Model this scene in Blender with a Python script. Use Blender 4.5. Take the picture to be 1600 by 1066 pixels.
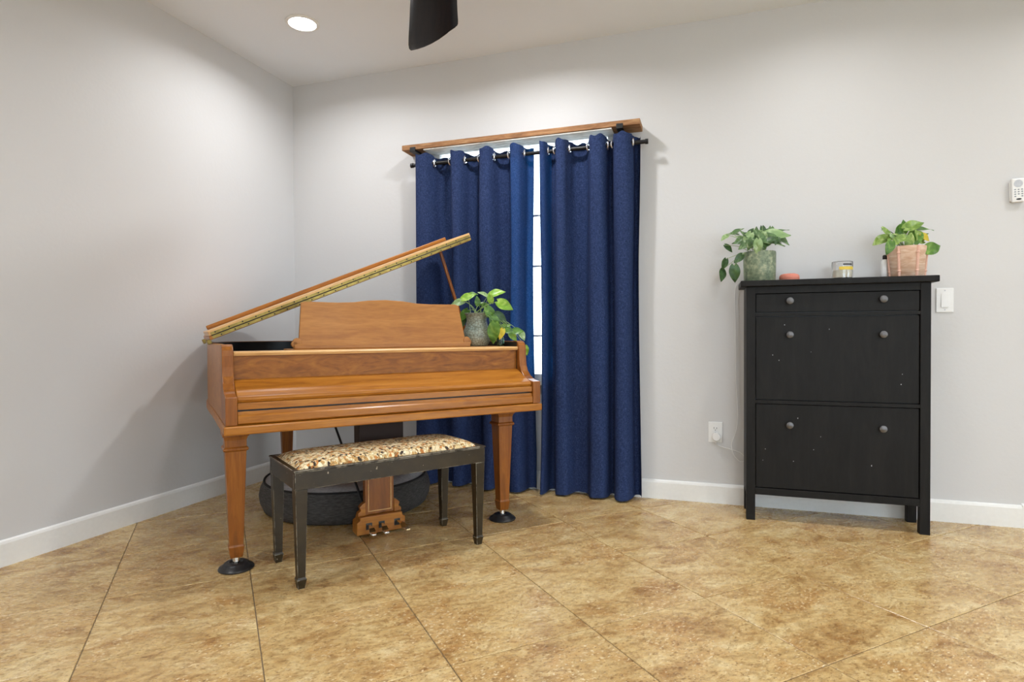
import bpy, bmesh, math, random
from mathutils import Vector, Matrix
random.seed(7)
for o in list(bpy.data.objects): bpy.data.objects.remove(o)
SC = bpy.context.scene
COL = SC.collection

# ------------------------------------------------------------------ camera
FPX, CAMH = 931.19, 0.973
YAW, PITCH, ROLL = math.radians(18.389), math.radians(-0.7632), math.radians(-0.2757)
fw = Vector((-math.sin(YAW)*math.cos(PITCH), math.cos(YAW)*math.cos(PITCH), math.sin(PITCH)))
r0 = Vector((math.cos(YAW), math.sin(YAW), 0)); u0 = r0.cross(fw)
RT = r0*math.cos(ROLL) + u0*math.sin(ROLL); UP = u0*math.cos(ROLL) - r0*math.sin(ROLL)
EYE = Vector((0, 0, CAMH))
cam = bpy.data.cameras.new('camera'); cam.sensor_width = 36; cam.lens = FPX/1600*36; cam.clip_start = .02
camo = bpy.data.objects.new('camera', cam); COL.objects.link(camo)
camo.matrix_world = Matrix(((RT.x, UP.x, -fw.x, 0), (RT.y, UP.y, -fw.y, 0), (RT.z, UP.z, -fw.z, CAMH), (0, 0, 0, 1)))
SC.camera = camo

# ------------------------------------------------------------------ sky, exposure
w = bpy.data.worlds.new('sky'); SC.world = w; w.use_nodes = True
w.node_tree.nodes['Background'].inputs[0].default_value = (.80, .90, 1.0, 1)
w.node_tree.nodes['Background'].inputs[1].default_value = 7.5
SC.view_settings.view_transform = 'Standard'
SC.view_settings.look = 'None'
SC.view_settings.gamma = 1.0
SC.view_settings.use_curve_mapping = False
SC.view_settings.exposure = -0.08
CAN_WATT = 18.0

# ------------------------------------------------------------------ pixel helpers (directions only; a plane gives the distance)
def ray(x, y): return fw + RT*((x-800)/FPX) - UP*((y-533)/FPX)
def on_plane(x, y, n, d):
    n = Vector(n); r = ray(x, y); return EYE + r*((d - n.dot(EYE))/n.dot(r))
XL, YB, H = -2.8316, 3.5758, 2.743
XC, YH, XR, YF = 1.459, 3.6158, 5.2, -2.6       # outside corner of back wall, set-back wall beyond it, right wall, wall behind the camera
def at_back(x, y, off=0): return on_plane(x, y, (0, 1, 0), YB-off)

# ------------------------------------------------------------------ mesh helpers
class MB:
    def __init__(s): s.v = []; s.f = []
    def add(s, vs, fs):
        b = len(s.v); s.v += [tuple(p) for p in vs]; s.f += [tuple(i+b for i in f) for f in fs]; return s
    def box(s, x0, x1, y0, y1, z0, z1):
        return s.add([(x0,y0,z0),(x1,y0,z0),(x1,y1,z0),(x0,y1,z0),(x0,y0,z1),(x1,y0,z1),(x1,y1,z1),(x0,y1,z1)],
                     [(0,3,2,1),(4,5,6,7),(0,1,5,4),(1,2,6,5),(2,3,7,6),(3,0,4,7)])
    def frustum(s, cx, cy, secs):                    # square sections (z, half_x, half_y)
        vs = []; fs = []
        for z, a, b in secs: vs += [(cx-a,cy-b,z),(cx+a,cy-b,z),(cx+a,cy+b,z),(cx-a,cy+b,z)]
        for k in range(len(secs)-1):
            for i in range(4):
                j = (i+1) % 4; fs.append((4*k+i, 4*k+j, 4*k+4+j, 4*k+4+i))
        fs.append((3,2,1,0)); n = 4*(len(secs)-1); fs.append((n,n+1,n+2,n+3)); return s.add(vs, fs)
    def prism(s, poly, lo, hi, axis='z'):            # poly 2D extruded; axis z:(x,y) x:(y,z) y:(x,z)
        n = len(poly)
        def P(a, b, c): return {'z': (a, b, c), 'x': (c, a, b), 'y': (a, c, b)}[axis]
        vs = [P(a, b, lo) for a, b in poly] + [P(a, b, hi) for a, b in poly]
        fs = [tuple(range(n-1, -1, -1)), tuple(range(n, 2*n))] + [(i, (i+1) % n, n+(i+1) % n, n+i) for i in range(n)]
        return s.add(vs, fs)
    def lathe(s, prof, cx=0, cy=0, n=32, cap0=True, cap1=True):
        vs = []; fs = []
        for r, z in prof:
            for i in range(n):
                a = 2*math.pi*i/n; vs.append((cx+r*math.cos(a), cy+r*math.sin(a), z))
        for k in range(len(prof)-1):
            for i in range(n):
                j = (i+1) % n; fs.append((k*n+i, k*n+j, k*n+n+j, k*n+n+i))
        if cap0: fs.append(tuple(range(n-1, -1, -1)))
        if cap1: b = (len(prof)-1)*n; fs.append(tuple(range(b, b+n)))
        return s.add(vs, fs)
    def tube(s, pts, r, n=8, r1=None):
        pts = [Vector(p) for p in pts]; m = len(pts); vs = []; fs = []; prev = None
        for k, p in enumerate(pts):
            t = (pts[min(k+1, m-1)] - pts[max(k-1, 0)]).normalized()
            if prev is None:
                a = Vector((0, 0, 1)) if abs(t.z) < .9 else Vector((1, 0, 0)); e = t.cross(a).normalized()
            else: e = (prev - t*prev.dot(t)).normalized()
            prev = e; b = t.cross(e); rr = r if r1 is None else r + (r1-r)*k/(m-1)
            for i in range(n):
                g = 2*math.pi*i/n; vs.append(p + (e*math.cos(g) + b*math.sin(g))*rr)
        for k in range(m-1):
            for i in range(n):
                j = (i+1) % n; fs.append((k*n+i, k*n+j, k*n+n+j, k*n+n+i))
        fs.append(tuple(range(n-1, -1, -1))); fs.append(tuple(range((m-1)*n, m*n))); return s.add(vs, fs)
    def torus(s, c, axis, R, r, n=20, m=8):
        c = Vector(c); ax = Vector(axis).normalized(); e = ax.orthogonal().normalized(); b = ax.cross(e); vs = []; fs = []
        for i in range(n):
            a = 2*math.pi*i/n; d = e*math.cos(a) + b*math.sin(a)
            for j in range(m):
                g = 2*math.pi*j/m; vs.append(c + d*(R + r*math.cos(g)) + ax*(r*math.sin(g)))
        for i in range(n):
            for j in range(m):
                i2, j2 = (i+1) % n, (j+1) % m; fs.append((i*m+j, i2*m+j, i2*m+j2, i*m+j2))
        return s.add(vs, fs)
    def mesh(s, name):
        me = bpy.data.meshes.new(name); me.from_pydata(s.v, [], s.f); me.update()
        bm = bmesh.new(); bm.from_mesh(me); bmesh.ops.recalc_face_normals(bm, faces=bm.faces); bm.to_mesh(me); bm.free(); return me
    def build(s, name, mat, parent=None, bevel=0, smooth=False, seg=2):
        o = bpy.data.objects.new(name, s.mesh(name)); COL.objects.link(o); o.data.materials.append(M[mat])
        if parent: o.parent = parent
        if smooth: shade(o.data, 40)
        if bevel:
            b = o.modifiers.new('bevel', 'BEVEL'); b.width = bevel; b.segments = seg; b.limit_method = 'ANGLE'; b.angle_limit = math.radians(35)
            b.harden_normals = False
        return o
def shade(me, ang=40):
    me.polygons.foreach_set('use_smooth', [True]*len(me.polygons))
    me.set_sharp_from_angle(angle=math.radians(ang))
def empty(name, loc=(0, 0, 0), rz=0):
    o = bpy.data.objects.new(name, None); COL.objects.link(o); o.location = loc; o.rotation_euler = (0, 0, rz); o.empty_display_size = .1; return o
def tag(o, label, cat, group=None):
    o['label'] = label; o['category'] = cat
    if group: o['group'] = group
    return o
def struct(o, label=None, cat=None):
    o['kind'] = 'structure'
    if label: o['label'] = label
    if cat: o['category'] = cat
    return o
def part(o, label): o['label'] = label; return o
def smooth_path(pts, n=8, closed=False):
    pts = [Vector(p) for p in pts]; out = []; m = len(pts)
    rng = range(m if closed else m-1)
    for i in rng:
        if closed: a, b, c, d = pts[i-1], pts[i], pts[(i+1) % m], pts[(i+2) % m]
        else: a, b, c, d = pts[max(i-1, 0)], pts[i], pts[i+1], pts[min(i+2, m-1)]
        for k in range(n):
            t = k/n
            out.append(.5*((2*b) + (c-a)*t + (2*a-5*b+4*c-d)*t*t + (3*b-a-3*c+d)*t**3))
    if not closed: out.append(pts[-1])
    return out

# ------------------------------------------------------------------ materials
M = {}
def srgb(r, g, b):
    f = lambda c: (c/255)/12.92 if c/255 <= .04045 else ((c/255+.055)/1.055)**2.4
    return (f(r), f(g), f(b), 1)
class NT:
    def __init__(s, name):
        m = bpy.data.materials.new(name); m.use_nodes = True; s.m = m; s.t = m.node_tree; s.b = s.t.nodes['Principled BSDF']; M[name] = m
    def n(s, typ, **kw):
        nd = s.t.nodes.new(typ)
        for k, v in kw.items():
            if k.startswith('i_'):
                key = k[2:]; key = int(key) if key.isdigit() else key.replace('_', ' ')
                if isinstance(v, tuple) and len(v) == 2 and hasattr(v[0], 'outputs'): s.t.links.new(v[0].outputs[v[1]], nd.inputs[key])
                elif hasattr(v, 'outputs'): s.t.links.new(v.outputs[0], nd.inputs[key])
                else: nd.inputs[key].default_value = v
            else: setattr(nd, k, v)
        return nd
    def set(s, key, v):
        if isinstance(v, tuple) and len(v) == 2 and hasattr(v[0], 'outputs'): s.t.links.new(v[0].outputs[v[1]], s.b.inputs[key])
        elif hasattr(v, 'outputs'): s.t.links.new(v.outputs[0], s.b.inputs[key])
        else: s.b.inputs[key].default_value = v
    def ramp(s, fac, stops, interp='LINEAR'):
        nd = s.n('ShaderNodeValToRGB'); cr = nd.color_ramp; cr.interpolation = interp
        while len(cr.elements) < len(stops): cr.elements.new(.5)
        for e, (p, c) in zip(cr.elements, stops): e.position = p; e.color = c
        s.t.links.new(fac.outputs[0] if hasattr(fac, 'outputs') else fac[0].outputs[fac[1]], nd.inputs[0]); return nd
    def mix(s, fac, a, b, blend='MIX'):
        nd = s.n('ShaderNodeMix', data_type='RGBA', blend_type=blend)
        for idx, v in ((0, fac), (6, a), (7, b)):
            if isinstance(v, tuple) and len(v) == 2 and hasattr(v[0], 'outputs'): s.t.links.new(v[0].outputs[v[1]], nd.inputs[idx])
            elif hasattr(v, 'outputs'): s.t.links.new(v.outputs['Color'] if 'Color' in v.outputs else v.outputs[0], nd.inputs[idx])
            else: nd.inputs[idx].default_value = v
        return (nd, 2)
    def coord(s, scale=(1, 1, 1), rot=(0, 0, 0), space='Object', rnd=False):
        tc = s.n('ShaderNodeTexCoord'); src = (tc, space)
        if rnd:
            oi = s.n('ShaderNodeObjectInfo'); mu = s.n('ShaderNodeVectorMath', operation='SCALE', i_0=(37., 91., 53.))
            s.t.links.new(oi.outputs['Random'], mu.inputs['Scale'])
            ad = s.n('ShaderNodeVectorMath', operation='ADD', i_0=src, i_1=mu); src = (ad, 0)
        return s.n('ShaderNodeMapping', i_Vector=src, i_Scale=scale, i_Rotation=rot)
    def bump(s, hgt, strength=.2, dist=.01):
        b = s.n('ShaderNodeBump', i_Strength=strength, i_Distance=dist)
        s.t.links.new(hgt.outputs[0] if hasattr(hgt, 'outputs') else hgt[0].outputs[hgt[1]], b.inputs['Height']); s.set('Normal', b); return b
def plain(name, col, rough=.5, metal=0., bump=0, bscale=60, coat=0, var=.06):
    a = NT(name); mp = a.coord(); nz = a.n('ShaderNodeTexNoise', i_Vector=mp, i_Scale=bscale, i_Detail=4.)
    d = tuple(c*(1-var) for c in col[:3]) + (1,); l = tuple(min(1, c*(1+var)) for c in col[:3]) + (1,)
    a.set('Base Color', a.ramp(nz, [(.3, d), (.7, l)])); a.set('Roughness', rough); a.set('Metallic', metal); a.set('Coat Weight', coat)
    if bump: a.bump(nz, bump, .004)
    return a
def emit(name, col, st):
    a = NT(name); a.set('Emission Color', col); a.set('Emission Strength', st); a.set('Base Color', col); return a

def wall_mat(name, col):
    a = NT(name); mp = a.coord(); n1 = a.n('ShaderNodeTexNoise', i_Vector=mp, i_Scale=55., i_Detail=3.); n2 = a.n('ShaderNodeTexNoise', i_Vector=mp, i_Scale=1.3, i_Detail=2.)
    a.set('Base Color', a.ramp(n2, [(.3, tuple(c*.985 for c in col[:3])+(1,)), (.7, col)])); a.set('Roughness', .55); a.bump(n1, .10, .006); return a
wall_mat('wall_paint', (.63, .627, .628, 1)); wall_mat('ceiling_paint', (.80, .84, .885, 1))
plain('trim_white', (.80, .80, .78, 1), .35, var=.02); plain('plastic_white', (.80, .80, .79, 1), .3, var=.01)
plain('button_grey', (.26, .28, .31, 1), .4); plain('plastic_grey', (.52, .54, .58, 1), .4); plain('black_metal', (.012, .012, .013, 1), .42, .3); plain('black_plastic', (.015, .015, .017, 1), .35)
plain('exterior_ground', (.68, .67, .63, 1), .9); plain('grout', (.17, .125, .075, 1), .9, bump=.3)
emit('lamp_lens', (1, .98, .95, 1), 22.0)

# floor tile: mottled travertine look
a = NT('floor_tile'); mp = a.coord((1, 1, 1), rnd=True); mps = a.coord((1.0, 1.7, 1), (0, 0, .5), rnd=True)
n1 = a.n('ShaderNodeTexNoise', i_Vector=mps, i_Scale=5., i_Detail=8., i_Roughness=.68, i_Distortion=.5)
n2 = a.n('ShaderNodeTexNoise', i_Vector=mps, i_Scale=34., i_Detail=5., i_Roughness=.65)
n3 = a.n('ShaderNodeTexNoise', i_Vector=mp, i_Scale=3.4, i_Detail=5., i_Roughness=.6, i_Distortion=.8)
n4 = a.n('ShaderNodeTexNoise', i_Vector=mps, i_Scale=95., i_Detail=2., i_Roughness=.5)
mp5 = a.coord((1, 1.5, 1), (0, 0, -.4), rnd=True); n5 = a.n('ShaderNodeTexNoise', i_Vector=mp5, i_Scale=85., i_Detail=2., i_Roughness=.5)
n6 = a.n('ShaderNodeTexNoise', i_Vector=mps, i_Scale=9., i_Detail=8., i_Roughness=.75, i_Distortion=1.0)
base = a.ramp(n1, [(.34, srgb(156, 118, 70)), (.45, srgb(188, 156, 104)), (.54, srgb(201, 173, 121)), (.66, srgb(214, 192, 145))])
rust = a.ramp(n3, [(.50, (0, 0, 0, 1)), (.64, (.38, .38, .38, 1))]); c1 = a.mix(rust, base, srgb(176, 128, 74))
dk = a.ramp(n6, [(.33, (.60, .52, .44, 1)), (.42, (1, 1, 1, 1))]); c1 = a.mix(.65, c1, dk, 'MULTIPLY')
md = a.ramp(n2, [(.38, (.70, .64, .56, 1)), (.50, (1, 1, 1, 1)), (.66, (1.08, 1.07, 1.05, 1))]); c2 = a.mix(.9, c1, md, 'MULTIPLY')
pt = a.ramp(n4, [(.33, (.50, .42, .33, 1)), (.41, (1, 1, 1, 1))]); c3 = a.mix(.9, c2, pt, 'MULTIPLY')
lt = a.ramp(n5, [(.60, (0, 0, 0, 1)), (.67, (.8, .8, .8, 1))]); lm = a.ramp(n3, [(.46, (.25, .25, .25, 1)), (.58, (1, 1, 1, 1))]); lf = a.mix(1., lt, lm, 'MULTIPLY')
sv = a.n('ShaderNodeSeparateColor', i_0=lf); c4 = a.mix((sv, 0), c3, srgb(232, 213, 174))
a.set('Base Color', c4)
a.set('Roughness', a.ramp(n2, [(.35, (.36, .36, .36, 1)), (.65, (.20, .20, .20, 1))])); a.bump(n2, .10, .003)

# honey-stained piano wood, grain along local x (or other axes by variant)
def wood(name, cols, scale=(1.2, 14, 14), rough=.34, coat=.12, rot=(0, 0, 0), dist=1.2, bump=.03, streak=.35):
    a = NT(name); mp = a.coord(scale, rot)
    g = a.n('ShaderNodeTexNoise', i_Vector=mp, i_Scale=2.2, i_Detail=6., i_Roughness=.6, i_Distortion=dist)
    mp2 = a.coord(tuple(c*5 for c in scale), rot); s2 = a.n('ShaderNodeTexNoise', i_Vector=mp2, i_Scale=3., i_Detail=3.)
    base = a.ramp(g, [(.28, cols[0]), (.5, cols[1]), (.72, cols[2])])
    st = a.ramp(s2, [(.35, (.62, .55, .5, 1)), (.6, (1, 1, 1, 1))]); a.set('Base Color', a.mix(streak, base, st, 'MULTIPLY'))
    a.set('Roughness', rough); a.set('Specular IOR Level', .35); a.set('Coat Weight', coat); a.set('Coat Roughness', .2); a.bump(s2, bump, .002); return a
PW = (srgb(136, 80, 22), srgb(166, 104, 32), srgb(182, 121, 43))
wood('piano_wood', PW); wood('piano_wood_upright', (srgb(112, 61, 17), srgb(138, 80, 25), srgb(156, 96, 33)), (14, 14, 1.2))
wood('piano_burl', (srgb(116, 66, 16), srgb(146, 88, 24), srgb(168, 108, 36)), (2.2, 9, 7), dist=3.0, rough=.45, coat=0)
wood('desk_wood', (srgb(152, 98, 44), srgb(170, 114, 53), srgb(182, 127, 63)), (1.2, 10, 10), rough=.45, coat=.1)
wood('pale_edge', (srgb(200, 152, 96), srgb(216, 170, 112), srgb(226, 184, 128)), (1.2, 16, 16))
wood('plank_wood', (srgb(98, 66, 42), srgb(152, 110, 74), srgb(188, 150, 108)), (1.6, 16, 16), rough=.8, coat=0, bump=.25, streak=.6)
wood('pale_board_wood', (srgb(150, 146, 138), srgb(214, 212, 206), srgb(232, 231, 227)), (3, 14, 14), rough=.7, coat=0, bump=.2, streak=.35)
wood('cabinet_black', ((.007, .0065, .006, 1), (.010, .0095, .009, 1), (.014, .013, .012, 1)), (10, 10, 1.5), rough=.5, coat=0, bump=.08, streak=.3).set('Specular IOR Level', .18)
plain('piano_black', (.006, .006, .006, 1), .4); plain('soundboard', (.45, .28, .12, 1), .4)
plain('dark_mahogany', (.030, .012, .006, 1), .7)
plain('brass', (.27, .195, .060, 1), .36, 1.0, bump=.05, var=.25, bscale=40); plain('pedal_brass', (.82, .66, .40, 1), .25, 1.0); plain('brass_dark', (.10, .07, .03, 1), .5, .8); plain('chrome', (.75, .74, .72, 1), .18, 1.0)
plain('pewter', (.15, .15, .155, 1), .45, .9); plain('silver_ring', (.80, .80, .82, 1), .25, .9)
# worn black bench paint
a = NT('bench_paint'); mp = a.coord(); g = a.n('ShaderNodeTexNoise', i_Vector=mp, i_Scale=9., i_Detail=5., i_Roughness=.7); sc = a.n('ShaderNodeTexNoise', i_Vector=mp, i_Scale=62., i_Detail=2.)
b0 = a.ramp(g, [(.3, (.015, .0098, .004, 1)), (.7, (.040, .027, .011, 1))]); chip = a.ramp(sc, [(.735, (0, 0, 0, 1)), (.755, (1, 1, 1, 1))])
c = a.mix(chip, b0, (.42, .36, .27, 1)); a.set('Base Color', c); a.set('Roughness', .36); a.set('Specular IOR Level', .35)
a = NT('bench_edge'); mp = a.coord(); g = a.n('ShaderNodeTexNoise', i_Vector=mp, i_Scale=26., i_Detail=4., i_Roughness=.7)
a.set('Base Color', a.ramp(g, [(.44, (.02, .016, .01, 1)), (.56, (.30, .27, .21, 1))])); a.set('Roughness', .5)
# needlepoint seat
a = NT('tapestry'); mp = a.coord((1, 1, .2)); nz = a.n('ShaderNodeTexNoise', i_Vector=mp, i_Scale=30., i_Detail=2.)
wv = a.n('ShaderNodeVectorMath', operation='SCALE', i_0=(nz, 1), i_Scale=.02); ad = a.n('ShaderNodeVectorMath', operation='ADD', i_0=mp, i_1=wv)
vo = a.n('ShaderNodeTexVoronoi', i_Vector=ad, i_Scale=95.); vo2 = a.n('ShaderNodeTexVoronoi', i_Vector=ad, i_Scale=46., feature='DISTANCE_TO_EDGE')
sp = a.n('ShaderNodeSeparateColor', i_0=(vo, 1))
col = a.ramp(sp, [(0., srgb(226, 208, 168)), (.34, srgb(214, 190, 140)), (.5, srgb(190, 150, 92)), (.63, srgb(196, 128, 62)), (.72, srgb(150, 112, 66)), (.82, srgb(234, 222, 190)), (.91, srgb(60, 48, 38))], 'CONSTANT')
br = a.ramp(vo2, [(.02, (.30, .23, .16, 1)), (.10, (1, 1, 1, 1))]); a.set('Base Color', a.mix(.55, col, br, 'MULTIPLY')); a.set('Roughness', .9)
fine = a.n('ShaderNodeTexNoise', i_Vector=mp, i_Scale=420., i_Detail=1.); a.bump(fine, .5, .003)
# navy slub-weave curtain, slightly translucent
def curtain_mat(name, trans):
    a = NT(name); mp = a.coord((420, 420, 70)); mq = a.coord((90, 90, 480))
    w1 = a.n('ShaderNodeTexNoise', i_Vector=mp, i_Scale=1., i_Detail=3.); w2 = a.n('ShaderNodeTexNoise', i_Vector=mq, i_Scale=1., i_Detail=3.)
    mx = a.n('ShaderNodeMath', operation='ADD', i_0=w1, i_1=w2)
    mh = a.n('ShaderNodeMath', operation='MULTIPLY', i_0=mx, i_1=.5)
    cc = a.ramp(mh, [(.34, (.009, .016, .050, 1)), (.50, (.020, .035, .100, 1)), (.66, (.046, .072, .175, 1))])
    a.set('Base Color', cc); a.set('Roughness', .85); a.set('Specular IOR Level', .15); a.bump(mh, .5, .003)
    tr = a.n('ShaderNodeBsdfTranslucent', i_Color=(.004, .12, .38, 1)); ms = a.n('ShaderNodeMixShader', i_0=trans)
    out = a.t.nodes['Material Output']; a.t.links.new(a.b.outputs[0], ms.inputs[1]); a.t.links.new(tr.outputs[0], ms.inputs[2]); a.t.links.new(ms.outputs[0], out.inputs[0])
curtain_mat('curtain_navy', .008); curtain_mat('curtain_glow', .14)  # second one is more translucent, imitating blue daylight glow along the gap
# fabrics of the pet bed
def fabric(name, c0, c1, sc):
    a = NT(name); mp = a.coord((1, 1, 6)); nz = a.n('ShaderNodeTexNoise', i_Vector=mp, i_Scale=sc, i_Detail=4.); a.set('Base Color', a.ramp(nz, [(.35, c0), (.65, c1)])); a.set('Roughness', .95); a.bump(nz, .4, .004)
fabric('bed_charcoal', (.035, .033, .031, 1), (.085, .080, .076, 1), 40.); fabric('bed_grey', (.34, .34, .35, 1), (.48, .47, .47, 1), 60.); plain('bed_piping', (.012, .012, .013, 1), .8)
# leaves
def leaf(name, c0, c1, c2):
    a = NT(name); mp = a.coord(rnd=True); nz = a.n('ShaderNodeTexNoise', i_Vector=mp, i_Scale=2.2, i_Detail=3., i_Distortion=1.)
    cr = a.ramp(nz, [(.32, c0), (.55, c1), (.72, c2)]); a.set('Base Color', cr); a.set('Roughness', .35)
    tr = a.n('ShaderNodeBsdfTranslucent'); a.t.links.new(cr.outputs[0], tr.inputs[0]); ms = a.n('ShaderNodeMixShader', i_0=.25)
    out = a.t.nodes['Material Output']; a.t.links.new(a.b.outputs[0], ms.inputs[1]); a.t.links.new(tr.outputs[0], ms.inputs[2]); a.t.links.new(ms.outputs[0], out.inputs[0])
leaf('leaf_green', srgb(62, 104, 38), srgb(98, 142, 56), srgb(140, 176, 86)); leaf('leaf_dark', srgb(50, 78, 46), srgb(72, 104, 60), srgb(92, 126, 76))
leaf('leaf_pale', srgb(122, 156, 96), srgb(160, 188, 130), srgb(206, 220, 182)); leaf('leaf_lime', srgb(110, 156, 40), srgb(142, 186, 62), srgb(186, 212, 104)); leaf('leaf_yellow', srgb(206, 178, 40), srgb(222, 198, 62), srgb(196, 190, 80))
leaf('leaf_sage', srgb(66, 98, 56), srgb(104, 136, 84), srgb(186, 200, 164)); leaf('leaf_lime2', srgb(104, 138, 58), srgb(144, 174, 84), srgb(206, 218, 150))
plain('stem_green', srgb(134, 158, 96), .5); plain('soil', (.05, .035, .022, 1), .95, bump=.5)
# pots
a = NT('pot_sage'); mp = a.coord(); vo = a.n('ShaderNodeTexNoise', i_Vector=mp, i_Scale=42., i_Detail=4., i_Roughness=.7); a.set('Base Color', a.ramp(vo, [(.3, srgb(78, 94, 74)), (.5, srgb(116, 130, 104)), (.7, srgb(170, 172, 142))])); a.set('Roughness', .45); a.bump(vo, .3, .004)
a = NT('pot_terracotta'); mp = a.coord((1, 1, 4)); vo = a.n('ShaderNodeTexNoise', i_Vector=mp, i_Scale=14., i_Detail=4., i_Distortion=.6); a.set('Base Color', a.ramp(vo, [(.3, srgb(188, 146, 118)), (.5, srgb(208, 174, 148)), (.7, srgb(226, 204, 184))])); a.set('Roughness', .6); a.bump(vo, .2, .004)
a = NT('vase_crackle'); mp = a.coord((1, 1, 1.5)); vo = a.n('ShaderNodeTexVoronoi', i_Vector=mp, i_Scale=62., feature='DISTANCE_TO_EDGE'); nz = a.n('ShaderNodeTexNoise', i_Vector=mp, i_Scale=9., i_Detail=3.)
cb = a.ramp(nz, [(.35, srgb(118, 132, 124)), (.65, srgb(156, 160, 142))]); cr = a.ramp(vo, [(.03, (.36, .28, .17, 1)), (.14, (1, 1, 1, 1))]); a.set('Base Color', a.mix(.75, cb, cr, 'MULTIPLY')); a.set('Roughness', .4); a.bump(vo, .4, .004)
plain('pot_rib', srgb(222, 178, 158), .6); plain('coral', srgb(222, 138, 118), .8, var=.05); plain('wax', (.85, .80, .66, 1), .5); plain('label_yellow', srgb(226, 196, 72), .5); plain('label_ink', (.05, .05, .055, 1), .5)
def glass(name, col=(1, 1, 1, 1), rough=.0, ior=1.45):
    a = NT(name); a.set('Base Color', col); a.set('Roughness', rough); a.set('Transmission Weight', 1.0); a.set('IOR', ior)
glass('glass'); glass('green_glass', (.35, .6, .38, 1))
# window pane: thin clear glass
a = NT('pane_glass'); tb = a.n('ShaderNodeBsdfTransparent', i_0=(.94, .97, .98, 1)); gl = a.n('ShaderNodeBsdfGlossy', i_Roughness=.02); fr = a.n('ShaderNodeFresnel', i_IOR=1.45); ms = a.n('ShaderNodeMixShader', i_0=fr)
a.t.links.new(tb.outputs[0], ms.inputs[1]); a.t.links.new(gl.outputs[0], ms.inputs[2]); a.t.links.new(ms.outputs[0], a.t.nodes['Material Output'].inputs[0])
a = NT('fan_espresso'); mp = a.coord((2, 20, 20)); nz = a.n('ShaderNodeTexNoise', i_Vector=mp, i_Scale=3., i_Detail=4.); a.set('Base Color', a.ramp(nz, [(.3, (.004, .003, .003, 1)), (.7, (.013, .008, .006, 1))])); a.set('Roughness', .45); a.set('Specular IOR Level', .1)

# ------------------------------------------------------------------ the room
T = .16
struct(MB().box(XL-T, XR+T, YF-T, YH+T, -.20, -.0030).build('floor', 'grout'))
FLOOR = bpy.data.objects['floor']
OX, OY, TS, TA = -.7272, .88917, .49355, .77856
ca, sa = math.cos(TA), math.sin(TA)
def clip(poly, ax, val, keep_less):
    out = []
    for i in range(len(poly)):
        p, q = poly[i], poly[(i+1) % len(poly)]
        dp, dq = (p[ax]-val)*(1 if keep_less else -1), (q[ax]-val)*(1 if keep_less else -1)
        if dp <= 0: out.append(p)
        if dp*dq < 0:
            t = dp/(dp-dq); out.append((p[0]+(q[0]-p[0])*t, p[1]+(q[1]-p[1])*t))
    return out
def area(p): return abs(sum(p[i][0]*p[(i+1) % len(p)][1]-p[(i+1) % len(p)][0]*p[i][1] for i in range(len(p))))/2
def tile_mesh(poly, name):
    n = len(poly); cx = sum(p[0] for p in poly)/n; cy = sum(p[1] for p in poly)/n; bv = .0016
    ins = []
    for x, y in poly:
        d = math.hypot(cx-x, cy-y) or 1; ins.append((x+(cx-x)/d*bv*1.4, y+(cy-y)/d*bv*1.4))
    vs = [(x, y, -.0032) for x, y in poly] + [(x, y, -.0014) for x, y in poly] + [(x, y, 0) for x, y in ins]
    fs = [tuple(range(2*n, 3*n)), tuple(range(n-1, -1, -1))]
    for i in range(n):
        j = (i+1) % n; fs += [(i, j, n+j, n+i), (n+i, n+j, 2*n+j, 2*n+i)]
    me = bpy.data.meshes.new(name); me.from_pydata(vs, [], fs); me.materials.append(M['floor_tile']); return me
G = .0016
full = tile_mesh([(G, G), (TS-G, G), (TS-G, TS-G), (G, TS-G)], 'tile')
def put_tile(me, loc, rot):
    o = bpy.data.objects.new('tile', me); COL.objects.link(o); o.location = loc; o.rotation_euler = (0, 0, rot); o.parent = FLOOR
for i in range(-20, 21):
    for j in range(-20, 21):
        bx, by = OX+TS*(j*ca-i*sa), OY+TS*(j*sa+i*ca)
        poly = [(bx+p*ca-q*sa, by+p*sa+q*ca) for p, q in ((G, G), (TS-G, G), (TS-G, TS-G), (G, TS-G))]
        q = clip(clip(clip(clip(poly, 0, XL, False), 0, XR, True), 1, YF, False), 1, YH, True)
        if len(q) < 3: continue
        pieces = [q]
        if max(p[1] for p in q) > YB and min(p[0] for p in q) < XC:
            lo = clip(q, 1, YB, True); hi = clip(clip(q, 0, XC, False), 1, YB, False) if max(p[0] for p in q) > XC else []
            pieces = [lo, hi]
        for pc in pieces:
            if len(pc) < 3 or area(pc) < .004: continue
            if area(pc) > .9999*area(poly): put_tile(full, (bx, by, 0), TA)
            else:
                loc = [(( x-bx)*ca+(y-by)*sa, -(x-bx)*sa+(y-by)*ca) for x, y in pc]
                put_tile(tile_mesh(loc, 'tile'), (bx, by, 0), TA)
struct(MB().box(XL-T, XR+T, YF-T, YH+T, H, H+.2).build('ceiling', 'ceiling_paint'))
struct(MB().box(XL-T, XL, YF-T, YB+T, -.01, H).build('wall_left', 'wall_paint'))
WX0, WX1, WZ0, WZ1 = -1.742, -.533, .665, 2.178
mb = MB().box(XL, WX0, YB, YB+T, -.01, H).box(WX1, XC, YB, YB+T, -.01, H).box(WX0, WX1, YB, YB+T, -.01, WZ0).box(WX0, WX1, YB, YB+T, WZ1, H)
mb.box(XC-T, XC, YB+T, YH+T, -.01, H)
struct(mb.build('wall_back', 'wall_paint'))
struct(MB().box(XC, XR, YH, YH+T, -.01, H).build('wall_back_right', 'wall_paint'))
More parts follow.
